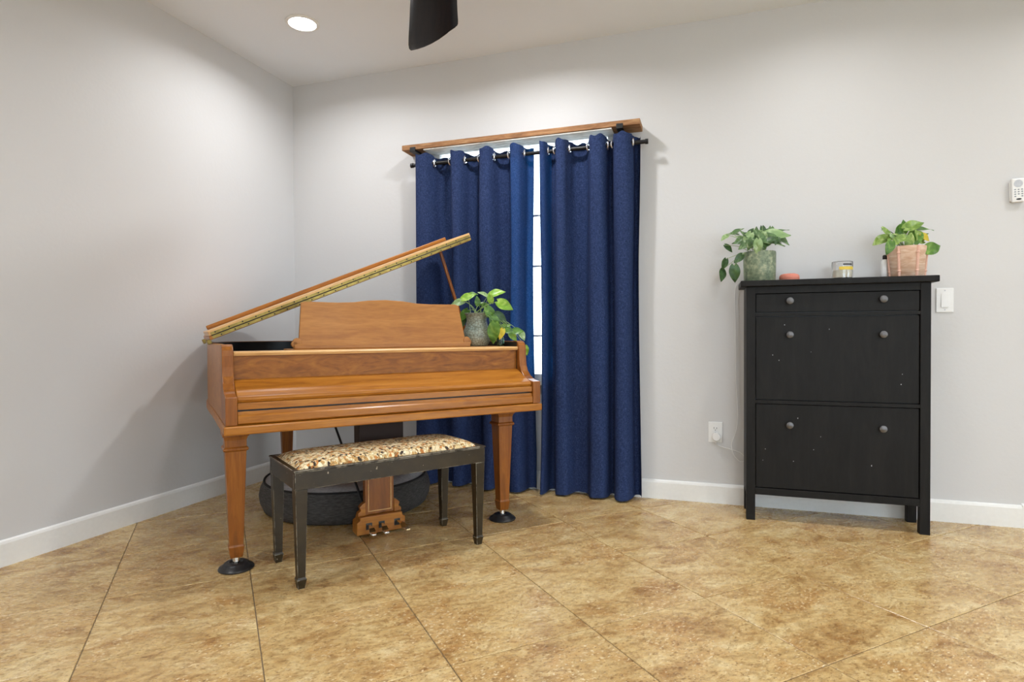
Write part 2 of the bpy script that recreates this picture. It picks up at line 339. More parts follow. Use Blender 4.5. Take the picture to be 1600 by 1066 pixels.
# right wall with patio door, rear wall with window: both unseen, added for daylight
DY0, DY1, DZ1 = -1.7, 1.5, 2.2
struct(MB().box(XR, XR+T, YF-T, DY0, -.01, H).box(XR, XR+T, DY1, YH+T, -.01, H).box(XR, XR+T, DY0, DY1, DZ1, H).build('wall_right', 'wall_paint'))
RX0, RX1, RZ0, RZ1 = .2, 3.2, .5, 2.25
struct(MB().box(XL, RX0, YF-T, YF, -.01, H).box(RX1, XR, YF-T, YF, -.01, H).box(RX0, RX1, YF-T, YF, -.01, RZ0).box(RX0, RX1, YF-T, YF, RZ1, H).build('wall_rear', 'wall_paint'))
struct(MB().box(-30, 30, -30, 30, -.40, -.25).build('exterior_ground', 'exterior_ground'))

def glazing(name, axis, c, a0, a1, z0, z1, bars_a, bars_z, fwid=.05, bz=.006, ftop=None):
    ftop = ftop or fwid
    f = MB()
    def bx(m, p0, p1, q0, q1, d=.03):
        if axis == 'y': m.box(p0, p1, c-d, c+d, q0, q1)
        else: m.box(c-d, c+d, p0, p1, q0, q1)
    bx(f, a0, a0+fwid, z0, z1); bx(f, a1-fwid, a1, z0, z1); bx(f, a0+fwid, a1-fwid, z0, z0+fwid); bx(f, a0+fwid, a1-fwid, z1-ftop, z1)
    o = struct(f.build(name, 'trim_white', bevel=.004))
    ga = [a0+fwid] + bars_a + [a1-fwid]; gz = [z0+fwid] + bars_z + [z1-ftop]
    for k in bars_a:
        m = MB(); bx(m, k-.014, k+.014, z0+fwid, z1-ftop, .018); m.build('glazing_bar', 'trim_white', o)
    for k in bars_z:
        m = MB(); bx(m, a0+fwid, a1-fwid, k-bz, k+bz, .012); m.build('glazing_bar', 'trim_white', o)
    for i in range(len(ga)-1):
        for j in range(len(gz)-1):
            m = MB(); bx(m, ga[i], ga[i+1], gz[j], gz[j+1], .002); m.build('pane', 'pane_glass', o)
    return o
glazing('window_1', 'y', YB+.050, WX0, WX1, WZ0, WZ1, [-1.38, -.90], [.955, 1.393, 1.711], ftop=.012)
glazing('added_window', 'y', YF-.08, RX0, RX1, RZ0, RZ1, [1.7], [])  # unseen window added to let soft daylight in
glazing('added_door', 'x', XR+.08, DY0, DY1, 0, DZ1, [-.1], [], .07)  # unseen glazed door added for daylight from the right
MB().box(WX0-.02, WX1+.02, YB-.02, YB+.019, WZ0-.02, WZ0).build('window_sill', 'trim_white', bpy.data.objects['window_1'], bevel=.003)

# baseboards: 11 cm with a rounded-over top
def base_profile(t=.014, h=.111): return [(0, 0), (t, 0), (t, h*.86), (t*.72, h*.95), (t*.30, h), (0, h)]
def baseboard(name, p, q, nrm):
    p, q, nrm = Vector(p), Vector(q), Vector(nrm); pr = base_profile(); n = len(pr)
    vs = [p + nrm*a + Vector((0, 0, b)) for a, b in pr] + [q + nrm*a + Vector((0, 0, b)) for a, b in pr]
    fs = [tuple(range(n)), tuple(range(2*n-1, n-1, -1))] + [(i, (i+1) % n, n+(i+1) % n, n+i) for i in range(n)]
    return struct(MB().add(vs, fs).build(name, 'trim_white'))
baseboard('baseboard_left', (XL, YF, 0), (XL, YB, 0), (1, 0, 0))
baseboard('baseboard_back', (XL+.0145, YB, 0), (XC, YB, 0), (0, -1, 0))
baseboard('baseboard_return', (XC, YB-.0135, 0), (XC, YH, 0), (1, 0, 0))
baseboard('baseboard_back_right', (XC+.0145, YH, 0), (XR, YH, 0), (0, -1, 0))

# ------------------------------------------------------------------ recessed ceiling lights
def downlight(x, y, label, k=1.0):
    t = tag(empty('recessed_light', (x, y, H)), label, 'ceiling light', 'recessed ceiling lights')
    MB().lathe([(.094, 0), (.094, -.004), (.088, -.008), (.076, -.008), (.074, -.002), (.074, 0)], cap0=False, cap1=False, n=40).build('trim_ring', 'trim_white', t, smooth=True)
    MB().lathe([(.0745, -.001), (.0745, -.003), (.05, -.0045), (.001, -.005)], n=40).build('lens', 'lamp_lens', t, smooth=True)
    l = bpy.data.lights.new('light', 'AREA'); l.shape = 'DISK'; l.size = .13; l.energy = CAN_WATT*k; l.color = (.965, .978, 1.0); l.spread = math.radians(158)
    lo = bpy.data.objects.new('light', l); COL.objects.link(lo); lo.location = (0, 0, -.0075); lo.parent = t
downlight(-2.20, 2.866, 'lit round recessed ceiling light near the room corner', .55)
for x, y, s, *k in ((-.98, 2.80, 'above the piano and curtain'), (.58, 2.80, 'added above the black cabinet', .38), (2.0, 2.75, 'beyond the black cabinet', .5), (-2.1, .2, 'toward the front of the left wall'), (.7, .5, 'in the middle of the room'), (2.6, .2, 'in the right half of the room', 1.5), (4.5, .2, 'by the added patio door', 1.8), (-1.2, -1.8, 'at the rear left'), (2.0, -1.8, 'at the rear'), (4.5, -1.8, 'at the rear right'), (4.4, 2.7, 'by the right wall')):
    downlight(x, y, 'unseen round recessed ceiling light ' + s, *k)  # out of view: some placed from shadows, the extra ones added for brightness

# ------------------------------------------------------------------ ceiling fan
def fan():
    hx, hy = -.93, 2.02
    t = tag(empty('ceiling_fan', (hx, hy, H)), 'dark espresso ceiling fan with a broad curved blade', 'ceiling fan')
    MB().lathe([(.07, 0), (.07, -.03), (.04, -.055), (.014, -.06)], n=28).build('canopy', 'fan_espresso', t, smooth=True)
    MB().lathe([(.013, -.05), (.013, -.24)], n=14).build('downrod', 'fan_espresso', t, smooth=True)
    MB().lathe([(.03, -.20), (.09, -.23), (.12, -.28), (.12, -.34), (.09, -.39), (.04, -.405), (.001, -.407)], n=32).build('motor_housing', 'fan_espresso', t, smooth=True)
    # blade along +x: width swells, tip cut on a slant with rounded corners
    lead = [(.10, -.045), (.22, -.060), (.34, -.068), (.44, -.076), (.51, -.081), (.540, -.068)]
    trail = [(.10, .05), (.25, .10), (.38, .124), (.60, .136), (.86, .148), (.915, .136)]
    bm = MB(); n = 14
    def samp(L, k):
        pts = smooth_path([(a, b, 0) for a, b in L], 6); i = k*(len(pts)-1)/n; j = min(int(i), len(pts)-2); return pts[j].lerp(pts[j+1], i-j)
    vs = []; fs = []
    for k in range(n+1):
        a, b = samp(lead, k), samp(trail, k)
        for q in range(7):
            s = q/6; p = a.lerp(b, s); z = .030*(s-.5)*2*(.5+.5*k/n) - .018*(1-(2*s-1)**2); vs.append((p.x, p.y, -.335+z))
    for k in range(n):
        for q in range(6): i = k*7+q; fs.append((i, i+1, i+8, i+7))
    me = MB().add(vs, fs).mesh('blade'); me.materials.append(M['fan_espresso']); shade(me, 60)
    for k in range(3):
        o = bpy.data.objects.new('blade', me); COL.objects.link(o); o.parent = t; o.rotation_euler = (0, 0, math.radians(116.7)+k*2*math.pi/3)
        so = o.modifiers.new('thick', 'SOLIDIFY'); so.thickness = .008; so.offset = 0
fan()

# ------------------------------------------------------------------ grand piano (local frame: x along the keys, y to the tail)
PA = (-1.773, 1.827, 0); PR = math.radians(48.7); PWID = 1.447
PM = Matrix.Translation(PA) @ Matrix.Rotation(PR, 4, 'Z')
def piano():
    W = PWID
    t = tag(empty('grand_piano', PA, PR), 'honey brown wooden baby grand piano with its lid propped open', 'piano')
    # plan outline of the rim, from the left arm round the tail to the right arm
    out = [(0, .16, 0), (0, .6, 0), (0, 1.06, 0), (.035, 1.27, 0), (.14, 1.43, 0), (.30, 1.50, 0), (.46, 1.495, 0), (.60, 1.43, 0), (.74, 1.28, 0), (.90, 1.06, 0), (1.12, .86, 0), (1.33, .70, 0), (1.42, .56, 0), (W, .40, 0), (W, .16, 0)]
    path = smooth_path(out, 6)
    def offset(p, d):
        r = []
        for i, q in enumerate(p):
            tn = (p[min(i+1, len(p)-1)]-p[max(i-1, 0)]).normalized(); r.append(q + Vector((-tn.y, tn.x, 0))*d)   # +d = outward (left of travel)
        return r
    def band(p0, p1, z0, z1):
        n = len(p0); vs = []; fs = []
        for i in range(n): vs += [(p0[i].x, p0[i].y, z0), (p0[i].x, p0[i].y, z1), (p1[i].x, p1[i].y, z1), (p1[i].x, p1[i].y, z0)]
        for i in range(n-1):
            for k in range(4): j = (k+1) % 4; fs.append((4*i+k, 4*i+j, 4*i+4+j, 4*i+4+k))
        fs += [(0, 1, 2, 3), (4*n-1, 4*n-2, 4*n-3, 4*n-4)]; return MB().add(vs, fs)
    inner = offset(path, -.030)
    band(path, inner, .617, .930).build('rim', 'piano_wood', t, bevel=.003, smooth=True)
    band(offset(path, -.0302), offset(path, -.044), .62, .926).build('inner_rim', 'piano_black', t, smooth=True)
    fl = [(p.x, p.y) for p in offset(path, .007)]
    fl = [(-.007, -.006), (-.007, .10)] + fl + [(W+.007, .10), (W+.007, -.006)]
    MB().prism(fl, .580, .616).build('base_moulding', 'piano_wood', t, bevel=.006)
    sb = [(p.x, p.y) for p in offset(path, -.045)]
    sb = [(x, y) for x, y in sb if y > .56]
    MB().prism(sb, .70, .71).build('soundboard', 'soundboard', t)
    pl = MB(); pl.prism([(x*.96+.02, y*.97+.01) for x, y in sb], .765, .775); pl.build('iron_plate', 'brass_dark', t)
    st = MB()
    for k in range(60):
        x = .08+k*.0205; ye = min(y for xx, y in [(p.x, p.y) for p in path[20:]] if abs(xx-x) < .06)-.12 if x > .5 else 1.30
        st.tube([(x, .58, .80), (x*.97, max(.62, ye), .80)], .0007, 4)
    so = st.build('strings', 'brass', t); so['kind'] = 'stuff'
    # arms with the S curve, one each side
    prof = [(0, .617), (0, .728), (.030, .731), (.060, .738), (.090, .752), (.115, .774), (.130, .802), (.136, .84), (.136, .885), (.140, .908), (.152, .924), (.172, .932), (.20, .932), (.20, .617)]
    for x0, x1 in ((0, .043), (W-.043, W)):
        MB().prism(prof, x0, x1, 'x').build('arm', 'piano_wood_upright', t, bevel=.003)
    x0, x1 = .044, W-.044
    MB().prism([(.022, .703), (.016, .716), (.022, .727), (.060, .741), (.110, .764), (.145, .782), (.165, .787), (.19, .787), (.19, .703)], x0, x1, 'x').build('fallboard', 'piano_wood', t, bevel=.003)
    MB().box(x0, x1, .010, .19, .6765, .7028).build('fallboard_front', 'piano_wood', t, bevel=.002)
    MB().prism([(.012, .617), (.003, .624), (.003, .650), (.012, .658), (.012, .6695), (.05, .6695), (.05, .617)], x0, x1, 'x').build('key_slip', 'piano_wood', t, bevel=.0015)
    MB().box(x0, x1, .03, .19, .660, .676).build('key_gap', 'piano_black', t)
    MB().box(x0, x1, .165, .185, .787, .884).build('nameboard', 'piano_burl', t)
    MB().prism([(.148, .888), (.144, .895), (.150, .902), (.24, .902), (.24, .884), (.15, .884)], x0, x1, 'x').build('top_rail', 'pale_edge', t, bevel=.002)
    MB().box(.30, W-.045, .2405, .52, .884, .902).build('music_shelf', 'desk_wood', t, bevel=.002)
    MB().box(.045, .299, .2405, .30, .80, .86).build('pin_block', 'piano_black', t)
    # music desk: sloped panel with a shaped top, side scrolls
    x0, x1 = .325, 1.205; pts = [(x0, 0), (x1, 0), (x1-.012, .03), (x1-.040, .222)]
    top = [(x1-.060, .228), (x1-.20, .226), (x1-.28, .229), (x1-.35, .239), (x1-.44, .2435), (x0+.35, .239), (x0+.28, .229), (x0+.20, .225), (x0+.05, .227)]
    pts += top + [(x0+.030, .222), (x0+.012, .03)]
    md = MB().prism(pts, 0, .018, 'y').build('music_desk', 'desk_wood', t, bevel=.003); md.location = (0, .335, .9025); md.rotation_euler = (math.radians(-9), 0, 0)
    MB().box(x0-.010, x1+.010, .325, .365, .9022, .925).build('desk_base', 'desk_wood', t, bevel=.004)
    for sx, cx in ((-1, x0+.006), (1, x1-.006)):
        s = MB()
        for k, (dx, dz, r) in enumerate(((0, .935, .020), (sx*.012, .926, .015))):
            pr = [(cx+dx+r*math.cos(2*math.pi*i/20), dz+r*math.sin(2*math.pi*i/20)) for i in range(20)]; s.prism(pr, .336, .354+.002*k, 'y')
        s.build('scroll', 'desk_wood', t, bevel=.003)
    # lid hinged on the left, flap folded back on top of it
    th = math.radians(22.65); LV = .575; LW = 1.474
    lid = empty('lid', (-.010, 0, .947)); lid.parent = t; lid.rotation_euler = (0, -th, 0)
    lo = [(p.x+.010, p.y) for p in offset(path, .012) if p.y > LV]
    lp = [(-.004, LV)] + lo; lp = [(min(x, LW), y) for x, y in lp] + [(LW, LV)]
    MB().prism(lp, 0, .019).build('lid_panel', 'piano_wood', lid, bevel=.004)
    MB().box(0, LW, LV, LV+.34, .020, .044).build('front_flap', 'pale_edge', lid, bevel=.003)
    MB().box(.022, LW-.004, LV+.312, LV+.342, .0445, .066).build('flap_lip', 'piano_wood', lid, bevel=.004)
    MB().box(.01, LW-.006, LV-.0025, LV-.0002, .0205, .0340).build('hinge_leaf', 'brass', lid); MB().box(.01, LW-.006, LV-.0025, LV-.0002, .003, .0170).build('hinge_leaf', 'brass', lid)
    MB().tube([(.01, LV-.002, .0188), (LW-.006, LV-.002, .0188)], .0026, 8).build('hinge_pin', 'black_metal', lid)
    sc = MB()
    for k in range(22):
        x = .05+k*.064
        for z in (.0085, .029): sc.lathe([(.0036, 0), (.0036, .0012), (.0014, .002)], n=8); b = len(sc.v)-24; sc.v[b:] = [(x+vx+(0 if z < .02 else -.02), LV-.0022-vz, z+vy) for vx, vy, vz in sc.v[b:]]
    so = sc.build('hinge_screws', 'black_metal', lid); so['kind'] = 'stuff'
    for y in (.66, 1.02): MB().box(-.016, .004, y, y+.06, -.020, .004).build('lid_hinge', 'brass', lid, bevel=.003)
    # prop stick from the right rim to the underside of the lid
    pv = .66; xt = 1.190; zt = .947+(xt+.010)*math.tan(th)
    MB().tube([(1.365, pv, .925), (xt, pv, zt-.004)], .010, 8).build('lid_prop', 'piano_wood_upright', t, smooth=True)
    # legs
    def leg(cx, cy, name='leg', k=1.0):
        h = lambda z, r: (z, r*k, r*k)
        o = MB().frustum(cx, cy, [h(.052, .023), h(.070, .026), h(.098, .030), h(.104, .027), h(.108, .0265), h(.495, .040), h(.497, .046), h(.503, .049), h(.510, .046), h(.512, .041), h(.540, .041), h(.556, .046), h(.5565, .050), h(.580, .050)]).build(name, 'piano_wood_upright', t, bevel=.002)
        MB().lathe([(.015, .0262), (.013, .045), (.013, .0525)], cx, cy, 14).build('caster', 'chrome', o, smooth=True)
        MB().lathe([(.067, 0), (.070, .005), (.066, .012), (.053, .018), (.048, .025), (.042, .029), (.026, .030), (.022, .0265), (.001, .026)], cx, cy, 36).build('caster_cup', 'black_plastic', o, smooth=True)
    leg(.048, .17); leg(1.318, .172); leg(.460, 1.41, k=.95)
    # pedal lyre
    cx, cy = .700, .300
    ly = empty('pedal_lyre', (0, 0, 0)); ly.parent = t
    MB().prism([(cx-.120, .012), (cx+.120, .012), (cx+.120, .072), (cx+.106, .080), (cx+.104, .096), (cx-.104, .096), (cx-.106, .080), (cx-.120, .072)], cy-.035, cy+.045, 'y').build('lyre_base', 'piano_wood', ly, bevel=.003)
    for s in (-1, 1):
        MB().prism([(cx+s*.070, .096), (cx+s*.108, .096), (cx+s*.108, .112), (cx+s*.094, .122), (cx+s*.101, .138), (cx+s*.088, .152), (cx+s*.073, .160), (cx+s*.070, .160)], cy-.012, cy+.02, 'y').build('lyre_scroll', 'piano_wood', ly, bevel=.003)
    MB().box(cx-.072, cx+.072, cy-.006, cy+.030, .0965, .545).build('lyre_pillar', 'piano_wood_upright', ly, bevel=.003)
    fr = MB(); fr.box(cx-.058, cx-.054, cy-.0095, cy-.0062, .115, .53).box(cx+.054, cx+.058, cy-.0095, cy-.0062, .115, .53).box(cx-.058, cx+.058, cy-.0095, cy-.0062, .111, .115); fr.build('pillar_moulding', 'pale_edge', ly)
    MB().box(cx-.105, cx+.115, cy-.03, cy+.06, .440, .5795).build('lyre_block', 'dark_mahogany', ly, bevel=.004)
    for dx, ln, bend in ((-.062, .075, 0), (.000, .075, 0), (.078, .085, .012)):
        x = cx+dx; pp = MB(); sec = [(cy-.030, .0060), (cy-.055, .0065), (cy-.075, .013), (cy-.095, .016), (cy-.030-ln-.012, .010)]
        vs = []; fs = []
        for k, (y, hw) in enumerate(sec):
            z = .058-.004*k-(.010 if k > 2 else 0); ox = bend*k/2; vs += [(x-hw+ox, y, z-.004), (x+hw+ox, y, z-.004), (x+hw+ox, y, z+.003), (x-hw+ox, y, z+.003)]
        for k in range(4):
            for i in range(4): j = (i+1) % 4; fs.append((4*k+i, 4*k+j, 4*k+4+j, 4*k+4+i))
        fs += [(3, 2, 1, 0), (16, 17, 18, 19)]
        pp.add(vs, fs); pp.build('pedal', 'pedal_brass' if bend else 'chrome', ly, bevel=.0015)
        MB().box(x-.015, x+.015, cy-.0358, cy-.0351, .034, .066).build('pedal_slot', 'piano_black', ly)
    for s in (-1, 1): MB().tube([(cx+s*.055, cy+.04, .10), (cx+s*.055-.10*(s < 0), cy+.36, .582)], .006, 8).build('brace_rod', 'black_metal', ly, smooth=True)
    return t
piano()

# ------------------------------------------------------------------ piano bench
def bench():
    L, D = .804, .326
    t = tag(empty('piano_bench', (-1.489, 1.898, 0), math.radians(54.1)), 'worn black wooden piano bench with a floral needlepoint seat', 'bench')
    e = .024
    MB().box(-e, L+e, -e, -e+.022, .381, .448).build('apron', 'bench_paint', t, bevel=.002); MB().box(-e, L+e, D+e-.022, D+e, .381, .448).build('apron', 'bench_paint', t, bevel=.002)
    MB().box(-e, -e+.022, -e+.0225, D+e-.0225, .381, .448).build('apron', 'bench_paint', t, bevel=.002); MB().box(L+e-.022, L+e, -e+.0225, D+e-.0225, .381, .448).build('apron', 'bench_paint', t, bevel=.002)
    fr = MB(); n = .028
    for a in ((-n, L+n, -n, -n+.022), (-n, L+n, D+n-.022, D+n), (-n, -n+.022, -n+.022, D+n-.022), (L+n-.022, L+n, -n+.022, D+n-.022)): fr.box(*a, .4483, .456)
    fr.build('seat_frame', 'bench_paint', t, bevel=.0025)
    # padded seat, crowned
    vs = []; fs = []; nx, ny = 40, 20; x0, x1, y0, y1 = -.004, L+.004, -.004, D+.004
    for j in range(ny+1):
        for i in range(nx+1):
            s, q = i/nx, j/ny; ex = 1-abs(2*s-1)**8; ey = 1-abs(2*q-1)**4
            vs.append((x0+(x1-x0)*s, y0+(y1-y0)*q, .452+.034*(max(0, ex)**.5)*(max(0, ey)**.5)))
    for j in range(ny):
        for i in range(nx): k = j*(nx+1)+i; fs.append((k, k+1, k+nx+2, k+nx+1))
    b = len(vs); vs += [(x0, y0, .440), (x1, y0, .440), (x1, y1, .440), (x0, y1, .440)]
    fs += [tuple([b] + [b+1] + list(range(nx, -1, -1))), (b+3, b+2, b+1, b)]
    fs += [tuple([b+2, b+3] + [ny*(nx+1)+i for i in range(nx+1)]), tuple([b+1, b+2] + [j*(nx+1)+nx for j in range(ny, -1, -1)]), tuple([b+3, b] + [j*(nx+1) for j in range(ny+1)])]
    part(MB().add(vs, fs).build('seat_cushion', 'tapestry', t, smooth=True), 'cream and brown floral needlepoint seat')
    for x, y in ((0, 0), (L, 0), (0, D), (L, D)):
        h = lambda z, r: (z, r, r)
        MB().frustum(x, y, [h(0, .0125), h(.036, .0185), h(.040, .0165), h(.044, .0150), h(.380, .0230), h(.3805, .0220)]).build('leg', 'bench_paint', t, bevel=.0015)
bench()
for o in bpy.data.objects['piano_bench'].children:
    for md in o.modifiers:
        if md.type == 'BEVEL': o.data.materials.append(M['bench_edge']); md.material = 1

# ------------------------------------------------------------------ round pet bed under the piano
def pet_bed():
    t = tag(empty('pet_bed', (-1.995, 2.965, 0)), 'round charcoal pet bed on the floor under the piano', 'pet bed')
    n = 64
    MB().lathe([(.43, 0), (.452, .012), (.468, .05), (.474, .09), (.466, .13), (.448, .163)], n=n, cap1=False).build('side_bolster', 'bed_charcoal', t, smooth=True)
    MB().torus((0, 0, .1655), (0, 0, 1), .446, .006, n).build('piping', 'bed_piping', t, smooth=True)
    MB().lathe([(.444, .160), (.42, .178), (.38, .186), (.32, .182), (.22, .165), (.10, .156), (.002, .154)], n=n, cap0=False).build('top_cushion', 'bed_grey', t, smooth=True)
pet_bed()

# ------------------------------------------------------------------ window shelf, rod, curtains
def shelf():
    t = tag(empty('plank_shelf', (-1.129, YB, 2.15)), 'rustic brown wood plank shelf mounted above the curtains', 'shelf')
    MB().box(-.754, .754, -.142, -.001, 0, .033).build('plank', 'plank_wood', t, bevel=.003)
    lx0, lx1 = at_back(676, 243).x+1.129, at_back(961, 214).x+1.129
    part(MB().box(lx0, lx1, -.136, -.004, -.0085, -.0004).build('underside_board', 'pale_board_wood', t, bevel=.001), 'pale board under the plank')  # paler wood than the plank above it
    for x in (-.675, .640):
        b = MB(); b.box(x-.019, x+.019, -.146, -.001, -.014, -.0005 if x < 0 else -.009).box(x-.019, x+.019, -.148, -.1425, -.014, .014).box(x-.019, x+.019, -.006, -.001, -.075, -.006); b.build('bracket', 'black_metal', t, bevel=.001)
shelf()
ROFF, RZ = .095, 2.062
def rod():
    t = tag(empty('curtain_rod', (-1.08, YB-ROFF, RZ)), 'black metal curtain rod with end caps above the window', 'curtain rod')
    MB().tube([(-.745, 0, 0), (.730, 0, 0)], .0115, 16).build('pole', 'black_metal', t, smooth=True)
    for s in (-1, 1):
        MB().tube([(.730 if s > 0 else -.745, 0, 0), (.746 if s > 0 else -.762, 0, 0)], .0150, 18).build('end_cap', 'black_metal', t, smooth=True)
        b = MB(); b.tube([(s*.550, .005, 0), (s*.550, ROFF-.006, 0)], .006, 10).box(s*.550-.014, s*.550+.014, ROFF-.007, ROFF-.001, -.035, .035); b.build('bracket', 'black_metal', t, smooth=True)
rod()
def curtain(px, py, label, seed, glow_span, first=1):
    rnd = random.Random(seed)
    X = [at_back(x, y, ROFF).x for x, y in zip(px, py)]
    # control points in plan: rod crossings and lobes between them (sign alternates front / back)
    ctl = []; amp = []
    for i in range(len(X)-1):
        wdt = X[i+1]-X[i]; sg = first*(1 if i % 2 == 0 else -1); A = (.062 if sg > 0 else .052)
        ctl.append((X[i], 0.))
        for s in (.18, .5, .82): ctl.append((X[i]+wdt*s, sg*A*(1 if s == .5 else .80)))
    ctl.append((X[-1], 0.))
    ph = [rnd.uniform(0, 6.28) for _ in range(6)]
    pts = smooth_path([(a, b, 0) for a, b in ctl], 5); n = len(pts); zt, zb = RZ+.046, .012
    zs = [zt, RZ+.030] + [RZ+.024-.006*k for k in range(9)] + [RZ-.04, RZ-.07] + [RZ-.07+(zb-RZ+.07)*k/50 for k in range(1, 51)]; rows = len(zs)-1
    x0, x1 = X[0], X[-1]
    vs = []; fs = []
    for j in range(rows+1):
        z = zs[j]; s = (zt-z)/(zt-zb)
        for i, p in enumerate(pts):
            f = (p.x-x0)/(x1-x0)
            off = p.y*(1.0-.10*math.sin(s*3.1)+.12*s*math.sin(7*f+ph[0])) + .006*math.sin(9*f+4*s+ph[1])*min(1, s*4)
            xx = p.x + min(1, s*3)*(.008*math.sin(5*f*3.1+2.2*s+ph[2]) + .005*math.sin(11*f+5*s+ph[3]))
            if s > .90: off += (s-.90)/.10*.012*math.sin(17*f+ph[4])+ (s-.9)/.1*.006
            o = max(.024, ROFF+off)
            zz = z
            if j == 0: zz += .006*math.sin(20*f*3+ph[5]) + (.005 if p.y > 0 else -.004)
            if j == rows: zz += .006*max(0, -p.y/.045)
            vs.append((xx, YB-o, zz))
    for j in range(rows):
        for i in range(n-1):
            k = j*n+i; q = [vs[k], vs[k+1], vs[k+n+1], vs[k+n]]
            my = sum(p[1] for p in q)/4-(YB-ROFF); mz = sum(p[2] for p in q)/4-RZ
            if my*my+mz*mz < .0165**2: continue          # grommet hole
            fs.append((k, k+1, k+n+1, k+n))
    t = tag(empty('curtain', ((x0+x1)/2, YB-ROFF, 0)), label, 'curtain', 'navy curtains')
    cx = (x0+x1)/2; cy = YB-ROFF
    c = MB().add([(a-cx, b-cy, z) for a, b, z in vs], fs).build('cloth', 'curtain_navy', t); shade(c.data, 80); c.data.materials.append(M['curtain_glow'])
    for p in c.data.polygons:
        f = (p.center.x+cx-x0)/(x1-x0)
        if glow_span[0] < f < glow_span[1]: p.material_index = 1        # daylight glow put into the edge beside the gap
    for i in range(1, len(X)-1):
        tx = 1 if True else 0
        MB().torus((X[i]-cx, 0, RZ), (1, .35*(1 if i % 2 else -1), 0), .0225, .0055, 24, 8).build('grommet', 'silver_ring', t, smooth=True)
curtain([650, 679, 705, 726, 750, 772, 797, 819, 834], [257, 255, 252, 250, 247, 245, 243, 241, 239], 'navy blue grommet curtain panel behind the piano, left of the gap', 3, (.80, 2))
curtain([844, 856, 868, 889, 920, 949, 958, 988, 1001], [238, 237, 236, 233, 230, 227, 226, 224, 223], 'navy blue grommet curtain panel on the right, reaching the floor', 8, (-1, .10))

# ------------------------------------------------------------------ black shoe cabinet
CY, CX0, CX1, CZ = 3.306, .178, .994, 1.236
def cabinet():
    t = tag(empty('shoe_cabinet', ((CX0+CX1)/2, CY, 0)), 'tall black shoe cabinet with one drawer and two tilt-out doors', 'cabinet')
    w2 = (CX1-CX0)/2; D = .235; iw = w2-.043
    for s in (-1, 1):
        for y in (0, D-.04): MB().box(min(s*w2, s*iw), max(s*w2, s*iw), y, y+.04, 0, 1.205).build('post', 'cabinet_black', t, bevel=.0015)
        MB().box(min(s*w2, s*(w2-.018)), max(s*w2, s*(w2-.018)), .041, D-.041, .13, 1.205).build('side_panel', 'cabinet_black', t)
    MB().box(-.436, .436, -.024, D+.012, 1.2055, CZ).build('top', 'cabinet_black', t, bevel=.004)
    MB().box(-iw, iw, .004, .03, 1.1700, 1.205).build('rail', 'cabinet_black', t); MB().box(-iw, iw, .001, .03, 1.0525, 1.0695).build('rail', 'cabinet_black', t, bevel=.001)
    MB().box(-iw, iw, .001, .03, .6050, .6225).build('rail', 'cabinet_black', t, bevel=.001); MB().box(-iw, iw, .000, .03, .1340, .1690).build('rail', 'cabinet_black', t, bevel=.0015)
    MB().box(-iw, iw, D-.012, D-.006, .13, 1.20).build('back_panel', 'cabinet_black', t)
    MB().box(-iw, iw, .032, .05, .172, 1.168).build('carcass', 'black_plastic', t)
    g = .0035
    def knob(p, x, z):
        k = MB().lathe([(.007, 0), (.0065, .010), (.013, .015), (.0175, .020), (.0165, .0255), (.010, .029), (.001, .030)], n=20); k.v = [(x+a, .0055-c, z+b) for a, b, c in k.v]
        part(k.build('knob', 'pewter', p, smooth=True), 'grey metal knob')
    for nm, z0, z1, kz in (('drawer', 1.0695, 1.170, 1.129), ('door', .6225, 1.0525, .958), ('door', .169, .605, .500)):
        d = MB().box(-iw+g, iw-g, .0055, .030, z0+g, z1-g).build(nm, 'cabinet_black', t, bevel=.0015)
        knob(d, .382-(CX0+CX1)/2, kz); knob(d, .794-(CX0+CX1)/2, kz)
        rr = random.Random(int(z0*100)); sp = MB()
        for _ in range(7):
            x, z = rr.uniform(-iw+.03, iw-.03), rr.uniform(z0+.03, z1-.03); a = rr.uniform(.0008, .0018); b = a*rr.uniform(.8, 2.2); sp.box(x-a, x+a, .0050, .0054, z-b, z+b)
        if nm == 'door': so = sp.build('scuff_marks', 'plastic_grey', d); so['kind'] = 'stuff'
cabinet()

# ------------------------------------------------------------------ plants
def leaf_mesh(name, wd=.78, curl=.18, fold=.16):
    n, m = 10, 6; vs = []; fs = []
    for i in range(n+1):
        s = i/n
        hw = wd*.5*2.35*(s**.52)*((1-s)**1.02)*.93 if 0 < s < 1 else 0
        back = -.13*max(0, 1-s*4)
        for j in range(m+1):
            q = 2*j/m-1
            vs.append((q*hw if s > 0 else q*.10, s + back*abs(q)*1.2, fold*abs(q)*hw*1.1 - curl*s*s + .02*math.sin(9*s+3*q)))
    for i in range(n):
        for j in range(m): k = i*(m+1)+j; fs.append((k, k+1, k+m+2, k+m+1))
    return MB().add(vs, fs).mesh(name)
LEAVES = {}
for k in ('leaf_green', 'leaf_dark', 'leaf_pale', 'leaf_lime', 'leaf_yellow', 'leaf_sage', 'leaf_lime2'):
    me = leaf_mesh('leaf'); me.materials.append(M[k]); shade(me, 80); LEAVES[k] = me
